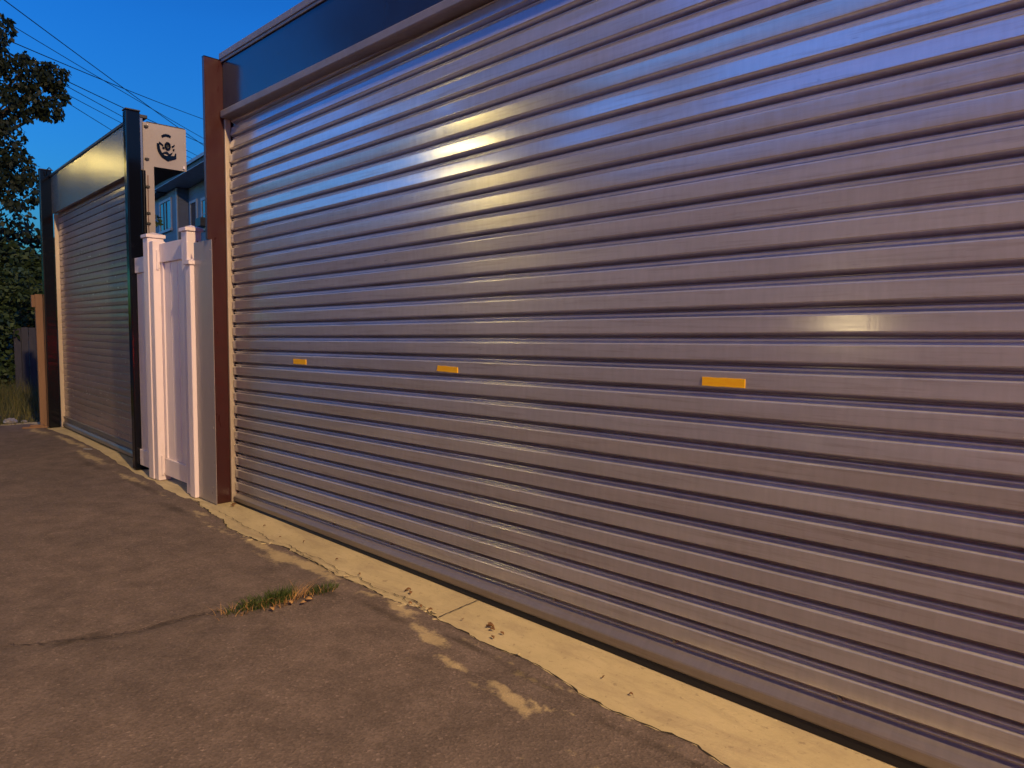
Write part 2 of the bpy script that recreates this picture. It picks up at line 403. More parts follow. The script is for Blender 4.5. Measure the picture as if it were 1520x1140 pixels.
# shutter housing and its beige end plate with cut-out
b = MB(); b.box(-3.5,-.112,.135,.52,2.69,2.70); b.box(-3.5,-.112,.51,.52,2.70,3.06); b.box(-3.5,-.112,.2,.52,3.06,3.07); b.build('shutter_housing', m_steel, g2)
b = MB(); b.cyl((-3.5,.33,2.87),(-.13,.33,2.87),.11,16); b.build('shutter_roll', m_steel, g2, smooth=True)
def end_plate():
    b = MB(); t0, t1 = -.112, -.100
    b.prism_x([(.118,0),(.246,0),(.246,2.683),(.525,2.683),(.525,3.058),(.118,3.058)], t0, t1)
    return b.build('end_plate', m_beige, g2, bevel=.002)
ep = end_plate()
b = MB(); b.box(-.0995,-.094,.156,.160,0,3.05); b.build('seam', m_steel, ep)
b = MB(); pts = [(-.0965,.192+.003*math.sin(z*5),z) for z in [k*.1 for k in range(18,27)]]; b.tube(pts, .0035, 6)
b.build('cable', paint('red_brown_cable',(.12,.03,.02),.5), ep, smooth=True)
for z in (3.02,2.74,2.50,2.27,2.18):
    b = MB(); b.cyl((-.100,.186,z),(-.082,.186,z),.011,8); b.box(-.10,-.088,.170,.205,z-.008,z+.008); b.build('bolt', m_steel, ep)
b = MB(); b.box(-.10,-.085,.49,.505,2.70,2.725); b.build('bolt', m_vinyl, ep)
# cut-out motif round the roller axle: arcs, hub and spokes
def arc(b, cy, cz, r0, r1, a0, a1, x0, x1, n=14):
    ring = []
    for k in range(n+1):
        a = R(a0 + (a1-a0)*k/n); ring.append((cy+r1*math.cos(a), cz+r1*math.sin(a)))
    for k in range(n,-1,-1):
        a = R(a0 + (a1-a0)*k/n); ring.append((cy+r0*math.cos(a), cz+r0*math.sin(a)))
    m = len(ring)
    for k in range(n):
        q = [ring[k], ring[k+1], ring[m-2-k], ring[m-1-k]]
        b.prism_x(q, x0, x1)
HY, HZ = .362, 2.882
b = MB()
arc(b, HY-.005, HZ+.0, .083, .106, 62, 128, -.0995, -.092, 10)
b.v = [(x, HY + (y-HY)*.74, z) for x,y,z in b.v]; b.build('emblem_arc', m_dark, ep, bevel=.002); b = MB()
arc(b, HY, HZ, .018, .036, 0, 359, -.0995, -.084, 18)
arc(b, HY-.004, HZ-.004, .086, .118, 172, 262, -.0995, -.088, 14)
b.prism_x([(HY-.03,HZ-.088),(HY+.075,HZ-.078),(HY+.085,HZ-.052),(HY+.098,HZ-.055),(HY+.098,HZ-.098),(HY+.0,HZ-.132),(HY-.055,HZ-.108)], -.0995,-.088)
b.prism_x([(HY-.095,HZ+.030),(HY-.045,HZ+.004),(HY-.050,HZ-.010),(HY-.098,HZ+.012)], -.0995,-.090)
b.prism_x([(HY-.030,HZ-.020),(HY-.052,HZ-.008),(HY-.062,HZ-.026),(HY-.040,HZ-.034)], -.0995,-.090)
b.prism_x([(HY+.045,HZ+.004),(HY+.085,HZ+.026),(HY+.082,HZ+.010),(HY+.052,HZ-.010)], -.0995,-.090)
b.prism_x([(HY+.058,HZ-.02),(HY+.080,HZ-.012),(HY+.078,HZ-.030),(HY+.062,HZ-.036)], -.0995,-.090)
b.prism_x([(HY-.055,HZ-.062),(HY-.010,HZ-.046),(HY+.020,HZ-.066),(HY+.062,HZ-.045),(HY+.030,HZ-.088),(HY-.02,HZ-.066),(HY-.065,HZ-.075)], -.0995,-.089)
b.v = [(x, HY + (y-HY)*.74, z) for x,y,z in b.v]
b.build('emblem', m_dark, ep, bevel=.002)
b = MB(); b.prism_x([(HY-.03+math.cos(R(a))*0+.03+.013*math.cos(R(a)), HZ+.013*math.sin(R(a))) for a in range(0,360,30)], -.0993,-.098); b.build('axle', m_black, ep)

# ------------------------------------------------------------------ tan timber post beyond
b = MB(); b.box(-.026,.026,-.040,.040,0,1.66); tp = b.build('timber_post', m_tan, bevel=.004)
tp.location = (-10.40,-.035,0); tp.rotation_euler = (R(.3),0,A2)
tag(tp, 'weathered tan timber post at the grass edge beside the dark garage post', 'post')
b = MB(); b.box(-.025,.025,-.078,-.0405,1.50,1.65); o = b.build('block', m_tan, tp, bevel=.003)

# ------------------------------------------------------------------ ground, concrete strip, asphalt
EDGE = [(-10.6,-.10),(-10.0,-.06),(-9.2,-.03),(-8.5,-.055),(-8.0,-.08),(-7.4,-.125),(-7.0,-.16),(-6.5,-.20),(-6.06,-.205),(-5.7,-.235),(-5.4,-.245),(-5.12,-.225),(-4.9,-.27),(-4.53,-.305),
        (-4.3,-.36),(-4.1,-.37),(-3.9,-.345),(-3.72,-.30),(-3.5,-.31),(-3.34,-.30),(-3.15,-.33),(-2.98,-.325),(-2.75,-.32),(-2.6,-.335),(-2.45,-.312),(-2.16,-.324),(-1.91,-.335),(-1.70,-.325),(-1.51,-.36),(-1.35,-.376),
        (-1.19,-.374),(-1.04,-.358),(-.91,-.388),(-.6,-.40),(-.2,-.38),(.6,-.40),(1.6,-.38),(3.0,-.40),(6.0,-.40),(9,-.40)]
def fbm(x, y, s, o=4):
    v, a = 0, 1
    for k in range(o):
        v += a*noise.noise(Vector((x*s, y*s, 3.7+k*9))); s *= 2.1; a *= .5
    return v
def edge(x):
    for (a,ya),(c,yc) in zip(EDGE, EDGE[1:]):
        if a <= x <= c:
            t = (x-a)/(c-a); y = ya+(yc-ya)*t; break
    else: y = EDGE[0][1] if x < EDGE[0][0] else EDGE[-1][1]
    return y + .016*fbm(x, 0, 5, 5) + .012*max(0, noise.noise(Vector((x*11, 5, 0))))
def ground_mat():
    t = NT('grassy_earth'); co = t.coord()
    t.set(Base_Color=t.ramp(t.noise(co, 3, 8, .65), [(.3,(.018,.02,.01)),(.55,(.04,.04,.02)),(.75,(.08,.065,.04))]), Roughness=.95)
    t.bump(t.noise(co, 40, 5), .6, .03); return t.m
b = MB(); b.add([(-400,-400,-.03),(400,-400,-.03),(400,400,-.03),(-400,400,-.03)], [(0,1,2,3)])
struct(b.build('ground', ground_mat()))
def conc_mat():
    t = NT('worn_concrete'); co = t.coord()
    c = t.ramp(t.noise(co, 2.2, 8, .62), [(.3,(.38,.32,.195)),(.5,(.47,.40,.24)),(.72,(.53,.455,.285))])
    streak = t.ramp(t.noise(t.coord((9,55,1)), 1.0, 6, .7), [(.55,0.),(.70,1.)])
    c = t.mix(t.math('MULTIPLY', streak, .35), c, (.30,.25,.16))
    spots = t.ramp(t.noise(co, 34, 4, .6), [(.62,0.),(.70,1.)])
    c = t.mix(t.math('MULTIPLY', spots, .5), c, (.17,.13,.09))
    sm = t.ramp(t.noise(t.coord((2.2,7,1)), 1.3, 9, .72, .4), [(.48,0.),(.68,1.)])
    c = t.mix(t.math('MULTIPLY', sm, .55), c, (.27,.215,.15))
    pit = t.ramp(t.noise(co, 120, 3, .6), [(.66,0.),(.72,1.)])
    c = t.mix(t.math('MULTIPLY', pit, .5), c, (.15,.12,.085))
    t.set(Base_Color=c, Roughness=.85)
    t.bump(t.math('ADD', t.noise(co, 90, 6, .7), t.math('MULTIPLY', t.noise(co, 9, 4), 1.5)), .35, .006); return t.m
m_conc = conc_mat()
b = MB(); n0 = 300
vs, fs = [], []
for k in range(n0+1):
    x = -11 + 20*k/n0
    for y in (-.75,-.5,-.35,-.2,-.05,.12,.5,1.2): vs.append((x,y,.003*noise.noise(Vector((x*2,y*3,0))) - .003))
fs = [(k*8+j,(k+1)*8+j,(k+1)*8+j+1,k*8+j+1) for k in range(n0) for j in range(7)]
b.add(vs, fs); struct(b.build('concrete_strip', m_conc, smooth=True))

def asph_mat():
    t = NT('worn_asphalt'); co = t.coord()
    big = t.noise(co, .9, 5, .6); mid = t.noise(co, 6, 6, .65); fine = t.noise(co, 95, 3, .7)
    c = t.ramp(big, [(.32,(.120,.096,.090)),(.55,(.145,.114,.104)),(.72,(.165,.128,.114))])
    c = t.mix(1.0, c, t.ramp(mid, [(.3,.72),(.7,1.22)]), 'MULTIPLY')
    v = t.n('ShaderNodeTexVoronoi'); v.inputs['Scale'].default_value = 130; t.l(co, v.inputs['Vector'])
    st = t.ramp(v.outputs['Color'], [(.0,.70),(.6,1.),(.85,1.15),(.97,1.7)])
    c = t.mix(1.0, c, st, 'MULTIPLY')
    at = t.n('ShaderNodeAttribute', attribute_name='sand')
    m = t.math('ADD', at.outputs['Fac'], t.math('MULTIPLY', t.math('SUBTRACT', t.noise(co, 22, 7, .72), .5), 1.35))
    m = t.ramp(m, [(.42,0.),(.72,1.)])
    c = t.mix(t.math('MULTIPLY', m, .80), c, t.mix(1.0, (.46,.375,.225), t.ramp(mid,[(.3,.7),(.7,1.1)]), 'MULTIPLY'))
    ad = t.n('ShaderNodeAttribute', attribute_name='damp')
    d = t.math('ADD', ad.outputs['Fac'], t.math('MULTIPLY', t.math('SUBTRACT', t.noise(co, 11, 6, .7), .5), .7))
    c = t.mix(t.math('MULTIPLY', t.ramp(d, [(.40,0.),(.75,1.)]), .62), c, (.022,.018,.014))
    t.set(Base_Color=c, Roughness=t.ramp(fine,[(.3,.72),(.7,.95)]), Specular_IOR_Level=.35)
    h = t.math('ADD', t.math('MULTIPLY', v.outputs['Distance'], .9), t.math('MULTIPLY', fine, .8))
    t.bump(h, .42, .006); return t.m
PATCH = [(-2.27,-.435,.10,.030,.8),(-2.15,-.455,.10,.040,1.0),(-2.06,-.475,.05,.03,.6),(-1.99,-.525,.075,.025,.75),(-1.90,-.535,.06,.030,.95),(-1.69,-.545,.10,.028,.8),(-1.60,-.575,.10,.045,1.0),(-1.50,-.53,.09,.022,.8),(-1.40,-.515,.07,.016,.7),(-1.78,-.58,.06,.02,.6),
         (-1.66,-.94,.12,.025,.55),(-1.52,-.90,.05,.02,.5),(-1.37,-.80,.09,.03,.42),(-2.1,-.62,.12,.04,.36),(-1.2,-.66,.12,.05,.40),
         (-4.30,-.42,.30,.03,.6),(-3.85,-.385,.20,.05,.95),(-3.55,-.385,.20,.06,1.0),(-3.3,-.37,.22,.05,1.0),(-3.08,-.355,.12,.04,.8),(-3.6,-.47,.25,.05,.55),(-2.70,-.36,.10,.03,.7),(-2.50,-.37,.12,.045,.9),(-2.42,-.42,.06,.03,.6),(-4.75,-.34,.20,.04,.7),(-5.5,-.33,.3,.035,.5),
         (-7.6,-.25,.7,.06,.75),(-8.8,-.14,.8,.05,.8),(-6.3,-.31,.5,.045,.7),(-9.9,-.2,.5,.08,.7),(-2.6,-.75,.1,.03,.4)]
PATCH += [(-4.9 + .19*k, -.375 - .02*(k % 3), .13, .030, .44 + .12*((k*7) % 4)/3) for k in range(24)]
CRACK = [(-2.94,-.52),(-2.945,-.64),(-2.97,-.79),(-3.03,-.92),(-3.06,-1.02),(-3.07,-1.16),(-3.065,-1.29),(-3.10,-1.40),(-3.15,-1.49),(-3.2,-1.60),(-3.29,-1.71),(-3.45,-2.0),(-3.6,-2.5)]
DAMP = [(-5.0,-.42,.5,.07,.7),(-5.9,-.34,.6,.06,.7),(-4.0,-.62,.6,.10,.42),(-2.55,-.45,.35,.05,.7),(-2.0,-.40,.25,.03,.75),(-1.65,-.42,.25,.035,.7),(-2.95,-.5,.16,.06,.9),(-3.0,-.8,.22,.10,.62),(-3.15,-1.5,.05,.16,.8),(-3.07,-1.18,.04,.2,.65),
        (-2.9,-2.0,.25,.12,.55),(-2.05,-1.85,.06,.035,.95),(-3.5,-1.1,.4,.2,.38),(-2.0,-.7,.4,.12,.4),(-1.0,-.46,.6,.04,.65),(-7.2,-.36,.7,.07,.6),(-2.2,-1.6,.5,.2,.34)]
def seg_d(px, py):
    best = 9
    for (ax,ay),(bx_,by_) in zip(CRACK, CRACK[1:]):
        dx, dy = bx_-ax, by_-ay; t = max(0, min(1, ((px-ax)*dx+(py-ay)*dy)/(dx*dx+dy*dy)))
        best = min(best, math.hypot(px-ax-dx*t, py-ay-dy*t))
    return best
xs3 = []; x = -10.75
while x < 9: xs3.append(x); x += .02 if -6.6 < x < .3 else .05
off = [0,.006,.02,.04,.06,.08,.10,.12,.14,.16,.18,.20,.22,.24,.27,.30,.33,.37,.41,.46,.52,.58,.64,.70,.78,.86,.94,1.02,1.1,1.18,1.26,1.36,1.5,1.7,2.0,2.4,3.0,3.8,4.6,5.4]
vs, sand, damp = [], [], []
for x in xs3:
    e = edge(x)
    for j,d in enumerate(off):
        y = e - d
        s = 0; q = 0
        if d < 1.3:
            wx, wy = x + .05*fbm(x,y,4,2), y + .03*fbm(x+9,y,6,2)
            for (cx,cy,rx,ry,a) in PATCH:
                s = max(s, a*math.exp(-(((wx-cx)/rx)**2+((wy-cy)/ry)**2)*.8))
        for (cx,cy,rx,ry,a) in DAMP: q = max(q, a*math.exp(-(((x-cx)/rx)**2+((y-cy)/ry)**2)))
        cd = seg_d(x,y)
        q = max(q, .62*math.exp(-(cd/.04)**2))
        z = -.006 if j == 0 else .007 + .004*fbm(x,y,1.2,3) + (.0025*fbm(x,y,9,2)) - .008*math.exp(-(cd/.03)**2)
        vs.append((x,y,z)); sand.append(s); damp.append(q)
n = len(off)
b = MB(); b.add(vs, [(k*n+j,k*n+j+1,(k+1)*n+j+1,(k+1)*n+j) for k in range(len(xs3)-1) for j in range(n-1)])
road = b.build('alley_road', asph_mat(), smooth=True); struct(road)
for nm, arr in (('sand',sand),('damp',damp)):
    at = road.data.attributes.new(nm, 'FLOAT', 'POINT'); at.data.foreach_set('value', arr)

def crack_strip(name, pts, w0, w1, z, m, jit=.006, sub=8):
    """thin open crack following a ragged line"""
    P = []
    for (a,b_) in zip(pts, pts[1:]):
        for k in range(sub):
            t = k/sub; P.append((a[0]+(b_[0]-a[0])*t + random.uniform(-jit,jit), a[1]+(b_[1]-a[1])*t + random.uniform(-jit,jit)))
    P.append(pts[-1]); vs = []
    for k,p in enumerate(P):
        a = P[max(0,k-1)]; c = P[min(len(P)-1,k+1)]; d = Vector((c[0]-a[0],c[1]-a[1],0)); d.normalize()
        wd = random.uniform(w0,w1)*(.3 if k in (0,len(P)-1) else 1)
        nx_, ny_ = -d.y*wd, d.x*wd
        zz = z(p[0],p[1]) if callable(z) else z
        vs += [(p[0]+nx_,p[1]+ny_,zz),(p[0]-nx_,p[1]-ny_,zz)]
    b = MB(); b.add(vs, [(2*k,2*k+1,2*k+3,2*k+2) for k in range(len(P)-1)])
    return struct(b.build(name, m))
m_crack = paint('crack_dirt', (.020,.015,.011), .95, 0, .3, 20)
crack_strip('edge_crack', [(x, edge(x)+.001) for x in [-5.3+.045*k for k in range(112)]], .0008, .0065, .0042, m_crack, .004, 2)
crack_strip('concrete_crack', [(-4.78,-.222),(-4.5,-.235),(-4.28,-.262),(-4.06,-.262),(-3.9,-.285),(-3.72,-.262),(-3.55,-.27),(-3.35,-.26),(-3.15,-.285),(-2.96,-.272),(-2.8,-.292),(-2.62,-.275),(-2.52,-.30)], .0003, .0026, .004, m_crack, .008, 7)
crack_strip('concrete_crack', [(-3.62,-.268),(-3.5,-.29),(-3.3,-.305),(-3.1,-.312)], .0004, .0026, .0045, m_crack, .006, 6)
crack_strip('concrete_crack', [(-2.66,-.282),(-2.58,-.262),(-2.47,-.266),(-2.40,-.285),(-2.36,-.30)], .0006, .004, .0045, m_crack, .008, 6)
crack_strip('concrete_joint', [(-2.315,-.305),(-2.325,-.22),(-2.335,-.12),(-2.34,-.03)], .0012, .003, .0042, m_crack, .002, 6)
crack_strip('concrete_joint', [(-5.23,-.26),(-5.12,-.205),(-5.02,-.17)], .0012, .003, .0042, m_crack, .003, 6)
crack_strip('concrete_joint', [(-1.0+.9,-.36),(-.1,-.03)], .001, .002, .0042, m_crack, .002, 6)
crack_strip('road_crack', CRACK, .0004, .0030, .0100, m_crack, .010, 9)

# broken concrete chips along the edge
m_chip = conc_mat(); m_chip.name = 'broken_concrete'
def chip(x, y, r, rz):
    b = MB(); n = random.randint(5,7)
    ring = [(r*random.uniform(.7,1.15)*math.cos(2*math.pi*k/n), .62*r*random.uniform(.7,1.15)*math.sin(2*math.pi*k/n)) for k in range(n)]
    vs = [(px,py,0) for px,py in ring] + [(px*.82,py*.82,r*.35*random.uniform(.6,1)) for px,py in ring]
    b.add(vs, [(k,(k+1)%n,n+(k+1)%n,n+k) for k in range(n)] + [tuple(range(n,2*n))])
    o = b.build('concrete_chip', m_chip, bevel=.002); o.location = (x,y,.004); o.rotation_euler = (random.uniform(-.15,.15),random.uniform(-.15,.15),rz)
    tag(o, 'broken chip of pale concrete lying along the crumbled edge of the strip', 'concrete chip', 'broken chips along the concrete edge')
for k in range(26):
    x = random.choice([random.uniform(-2.75,-2.35), random.uniform(-2.6,-2.38), random.uniform(-4.3,-1.6)])
    chip(x, edge(x) + random.uniform(-.035,.035), random.uniform(.006,.022), random.uniform(0,6))
# dry leaves
def leaf_mat(name, c):
    t = NT(name); t.set(Base_Color=t.mix(t.noise(t.coord(),60,4), tuple(v*.6 for v in c), tuple(v*1.3 for v in c)), Roughness=.8); return t.m
m_dry = leaf_mat('dry_leaf', (.20,.10,.04)); m_straw = leaf_mat('dry_straw', (.42,.25,.10))
def dry_leaf(x, y, z, s, first=False):
    b = MB(); vs = []; n = 6
    for k in range(n+1):
        t = k/n; wd = s*.34*math.sin(math.pi*min(1,t*.93+.07))*random.uniform(.75,1.1)
        h = s*(.10+.22*math.sin(t*3.1))*random.uniform(.6,1.2)
        vs += [(s*(t-.5), wd, h+s*.16), (s*(t-.5), 0, h*.5), (s*(t-.5), -wd, h+s*.12)]
    b.add(vs, [(3*k+j,3*k+j+1,3*k+4+j,3*k+3+j) for k in range(n) for j in (0,1)])
    o = b.build('dry_leaf', m_dry, smooth=True); o.location = (x,y,z); o.rotation_euler = (random.uniform(-.5,.5),random.uniform(-.4,.4),random.uniform(0,6.3))
    so_ = o.modifiers.new('thick','SOLIDIFY'); so_.thickness = .0008
    tag(o, 'small curled dry brown leaf lying on the pale concrete strip', 'leaf', 'dry leaves on the concrete strip')
for (x,y,s) in [(-2.66,-.205,.030),(-2.63,-.215,.022),(-2.08,-.215,.034),(-2.055,-.225,.026),(-2.10,-.20,.024),(-2.00,-.225,.020),(-2.22,-.245,.018),(-3.30,-.20,.018),(-3.72,-.16,.016),(-4.2,-.17,.015),(-3.02,-.24,.016),(-2.46,-.285,.022),(-2.40,-.28,.024),(-2.52,-.30,.026),
                (-1.48,-.22,.014),(-1.34,-.25,.014),(-4.86,-.07,.035),(-4.83,-.10,.03),(-2.0,-.28,.022),(-3.9,-.22,.014)]:
    dry_leaf(x,y,.004,s)

# weeds in the crack
def grass_mat(name, a, c):
    t = NT(name); i = t.n('ShaderNodeObjectInfo'); g = t.n('ShaderNodeNewGeometry')
    t.set(Base_Color=t.mix(g.outputs['Random Per Island'], a, c), Roughness=.6, Specular_IOR_Level=.3)
    t.p.inputs['Subsurface Weight'].default_value = 0; return t.m
m_green = grass_mat('weed_green', (.022,.050,.010), (.075,.105,.028))
m_tall = grass_mat('dry_meadow_grass', (.04,.06,.018), (.17,.145,.05))
def blades(b, cx, cy, rx, ry, n, h0, h1, lean=.6, w=.0022, z0=.006, dir=None):
    for k in range(n):
        a = random.uniform(0, 6.283); rr = math.sqrt(random.random())
        x, y = cx + rx*rr*math.cos(a), cy + ry*rr*math.sin(a)
        h = random.uniform(h0,h1); la = a + random.gauss(0,.8) if dir is None else dir + random.gauss(0,.5); lx, ly = math.cos(la)*lean*h*random.random(), math.sin(la)*lean*h*random.random()
        ta = random.uniform(0,6.283); tx, ty = math.cos(ta)*w, math.sin(ta)*w
        vs = []
        for s_ in (0,.4,.75,1):
            ww = (1-s_)*1.0; px, py, pz = x+lx*s_**1.8, y+ly*s_**1.8, z0 + h*(s_ - .18*s_*s_*lean)
            vs += [(px-tx*ww,py-ty*ww,pz),(px+tx*ww,py+ty*ww,pz)]
        b.add(vs, [(0,1,3,2),(2,3,5,4),(4,5,7,6)])
wt = thing('weed_tuft', 'larger green weed tuft with dry straw growing from the road crack', 'weed', (-2.98,-.79,.0))
b = MB(); blades(b, 0,.02,.06,.12,300,.02,.068,1.1); blades(b,.0,-.08,.04,.09,110,.015,.045,1.2); blades(b,.0,.10,.03,.07,170,.035,.088,.8); blades(b,-.02,-.02,.10,.20,60,.01,.04,1.4); b.build('green_blades', m_green, wt)
b = MB(); blades(b,.05,.06,.05,.10,60,.04,.09,1.6,.0022,.004,-.3); blades(b,.03,.17,.03,.05,40,.05,.10,1.6,.0018,.004,1.4); blades(b,.02,-.14,.05,.09,45,.03,.07,1.7,.0016,.004); b.build('dry_blades', m_straw, wt)
wt2 = thing('weed_tuft', 'smaller dark weed tuft where the crack meets the concrete strip', 'weed', (-2.945,-.50,0))
b = MB(); blades(b,0,0,.045,.085,230,.012,.04,1.0,.002); b.build('green_blades', m_green, wt2)
b = MB(); blades(b,.02,-.03,.05,.07,30,.02,.045,1.6,.0018); b.build('dry_blades', m_straw, wt2)
for (x,y,sx,sy) in ((-2.88,-.705,.022,.04),(-2.865,-.80,.022,.03),(-2.86,-.62,.026,.035),(-2.84,-.66,.02,.03)):
    b = MB(); vs = []; n = 5
    for k in range(n+1):
        t = k/n; wd = sx*.5*math.sin(math.pi*min(1,t*.9+.1))
        vs += [(sy*(t-.5),wd,.006+.010*math.sin(3*t)),(sy*(t-.5),0,.004+.012*math.sin(3*t)),(sy*(t-.5),-wd,.010+.008*math.sin(3*t))]
    b.add(vs, [(3*k+j,3*k+j+1,3*k+4+j,3*k+3+j) for k in range(n) for j in (0,1)])
    o = b.build('dry_leaf', m_straw, smooth=True); o.location = (x,y,.012); o.rotation_euler = (.3,.2,random.uniform(0,6)); md = o.modifiers.new('thick','SOLIDIFY'); md.thickness = .0008
    tag(o, 'pale curled straw-coloured leaf caught in the weeds of the road crack', 'leaf', 'straw-coloured leaves in the weeds')

# ------------------------------------------------------------------ far end of the alley: grass, litter, shrubs, fence, trees
b = MB()
for k in range(2600):
    x = random.uniform(-15.5,-10.75); y = random.uniform(-2.6,.9)
    if x > -10.9 and y > -.2: continue
    hh = .12 + .34*max(0,min(1,(-11.3-x)/2.5))*max(.25,min(1,(y+1.3)/1.4))
    blades(b, x, y, .06, .06, 3, hh*.5, hh*1.15, .7, .004, -.03)
gr = b.build('grass', m_tall); tag(gr, 'uncut dry and green grass at the far end of the alley', 'grass', kind='stuff')
def crumple(name, loc, s, m, label, cat, sq=.55):
    bm = bmesh.new(); bmesh.ops.create_icosphere(bm, subdivisions=3, radius=s)
    for v in bm.verts:
        d = noise.noise(v.co*(2.2/s)+Vector(loc))*.55 + noise.noise(v.co*(5/s))*.3
        v.co *= 1 + d*.6; v.co.z = v.co.z*sq + s*sq*.7
    me = bpy.data.meshes.new(name); bm.to_mesh(me); bm.free(); me.materials.append(m)
    o = bpy.data.objects.new(name, me); col.objects.link(o); o.location = loc; tag(o, label, cat); return o
m_bag = paint('white_plastic', (.26,.26,.29), .35, 0, .1, 8)
crumple('plastic_bag', (-11.0,-.28,0), .075, m_bag, 'crumpled white plastic bag lying on the grass edge', 'litter')
crumple('crushed_cup', (-11.0,-.13,0), .035, m_bag, 'small crushed pale cup beside the white plastic bag', 'litter')
b = MB(); b.box(-.13,.13,-.035,.035,0,.022); b.box(-.05,.09,-.02,.05,.022,.04); o = b.build('timber_offcut', m_tan, bevel=.004); o.location = (-10.25,-.16,.006); o.rotation_euler=(0,0,1.3)
tag(o, 'pale timber offcut lying at the foot of the tan post', 'timber')
b = MB(); b.box(-.05,.05,-.012,.012,0,.012); o = b.build('paper_scrap', m_bag, bevel=.003); o.location = (-8.05,-.16,.012); o.rotation_euler=(0,0,.5)
tag(o, 'small white paper scrap on the grit before the dark shutter', 'litter')

def leafy(b, c, r, n, ls, droop=.5, flat=1.0):
    for k in range(n):
        while True:
            p = Vector((random.uniform(-1,1),random.uniform(-1,1),random.uniform(-1,1)))
            if .15 < p.length < 1: break
        p = p * (p.length**-.35)
        if p.length > 1.08: p *= 1.08/p.length
        q = Vector((c[0]+p.x*r[0], c[1]+p.y*r[1], c[2]+p.z*r[2]))
        d = Vector((random.gauss(0,1),random.gauss(0,1),random.gauss(-droop*1.4,.7))).normalized()
        sd = d.cross(Vector((random.gauss(0,1),random.gauss(0,1),random.gauss(0,1)))).normalized()
        L = ls*random.uniform(.6,1.3); W = L*.30
        m_ = q + d*L*.5
        b.add([q, m_+sd*W, q+d*L, m_-sd*W], [(0,1,2,3)])
def fol_mat(name, a, c):
    t = NT(name); g = t.n('ShaderNodeNewGeometry')
    t.set(Base_Color=t.mix(g.outputs['Random Per Island'], a, c), Roughness=.55, Specular_IOR_Level=.35); return t.m
m_leafA = fol_mat('tree_leaf', (.012,.022,.012), (.036,.050,.022))
m_leafB = fol_mat('shrub_leaf', (.022,.046,.016), (.075,.115,.04))
m_bark = paint('bark', (.07,.05,.035), .9, 0, .3, 6, bump=.4, streak=(1,1,.2))
def tree(name, label, base, h, clumps, dens, ls, mat, droop=.5, group=None, tr=.16):
    t = thing(name, label, 'tree' if 'tree' in name else 'shrub', base, 0, group)
    b = MB(); top = Vector(clumps[0][0]) - Vector(base)
    pts = [(0,0,-.1),(.05,.03,h*.25),(.0,.08,h*.5),(top.x*.6,top.y*.6,h*.72),(top.x,top.y,top.z)]
    b.tube(pts, [tr*1.3,tr,tr*.8,tr*.55,tr*.2], 9)
    for c,r,_ in clumps[1:]:
        e = Vector(c)-Vector(base); s_ = Vector(pts[2]) + (Vector(pts[3])-Vector(pts[2]))*random.random()
        if e.z < s_.z: s_ = Vector((pts[1][0],pts[1][1],min(h*.45,max(.2,e.z*.6))))
        mid = (s_+e)/2 + Vector((0,0,.12*(e-s_).length))
        b.tube([s_,mid,e], [tr*.38,tr*.26,tr*.08], 6)
    b.build('trunk', m_bark, t, smooth=True)
    b = MB()
    for c,r,k in clumps:
        leafy(b, Vector(c)-Vector(base), r, int(dens*k), ls, droop)
        for _ in range(int(3*k)):   # loose outer sprigs
            d = Vector((random.gauss(0,1),random.gauss(0,1),random.gauss(0,.8))).normalized()
            q = Vector(c)-Vector(base) + Vector((d.x*r[0],d.y*r[1],d.z*r[2]))*random.uniform(.9,1.2)
            leafy(b, q, (r[0]*.25,r[1]*.25,r[2]*.3), int(dens*.05), ls, droop)
    b.build('crown', mat, t)
    return t
# big overhanging tree (clumps are (centre, radii, density))
TX = -19.5
tree('tree', 'tall dark drooping tree rising above the shrubs at the far left', (-20.5,-.6,-.03), 6.2, [
    ((TX,1.35,7.85),(.35,.22,.40),.5),((TX,1.1,7.2),(.5,.45,.5),1.0),((TX,1.75,7.05),(.5,.42,.42),1.0),((TX,2.28,7.08),(.4,.30,.34),.8),((TX,2.42,6.72),(.3,.17,.28),.35),
    ((TX,2.22,6.30),(.35,.33,.22),.6),((TX,1.8,6.45),(.5,.4,.35),.7),((TX,1.35,6.2),(.6,.5,.5),1.0),((TX,1.35,5.4),(.6,.42,.55),1.0),((TX,1.48,4.9),(.6,.42,.45),1.0),((TX,1.6,4.35),(.7,.42,.4),.7),((TX,1.2,3.8),(.7,.6,.45),.9),
    ((TX,.2,6.6),(1.0,.9,1.1),2.0),((TX,-.2,5.2),(1.2,1.1,.9),2.2),((TX,-1.4,6.2),(1.3,1.1,1.3),2.2),((TX,-1.6,4.6),(1.2,1.1,.9),1.6),((TX,.5,4.4),(.9,.8,.6),1.4)],
    520, .125, m_leafA, 1.0, tr=.22)
tree('tree', 'broad dark bushy tree behind the timber fence at the far left', (-24,2.2,-.03), 3.0, [
    ((-23,2.3,3.3),(.9,1.0,.7),1.2),((-23,1.0,3.3),(1,1,.8),1.4),((-23,-.6,3.2),(1,1.2,.9),1.6),((-23,1.8,2.2),(1,1.2,.8),1.6),((-23,.2,2.2),(1,1.2,.9),1.6),((-23,3.6,2.6),(.9,.9,.9),1.0),((-23,-2,2.4),(1,1.2,1.2),1.6)],
    620, .20, m_leafA, .3)
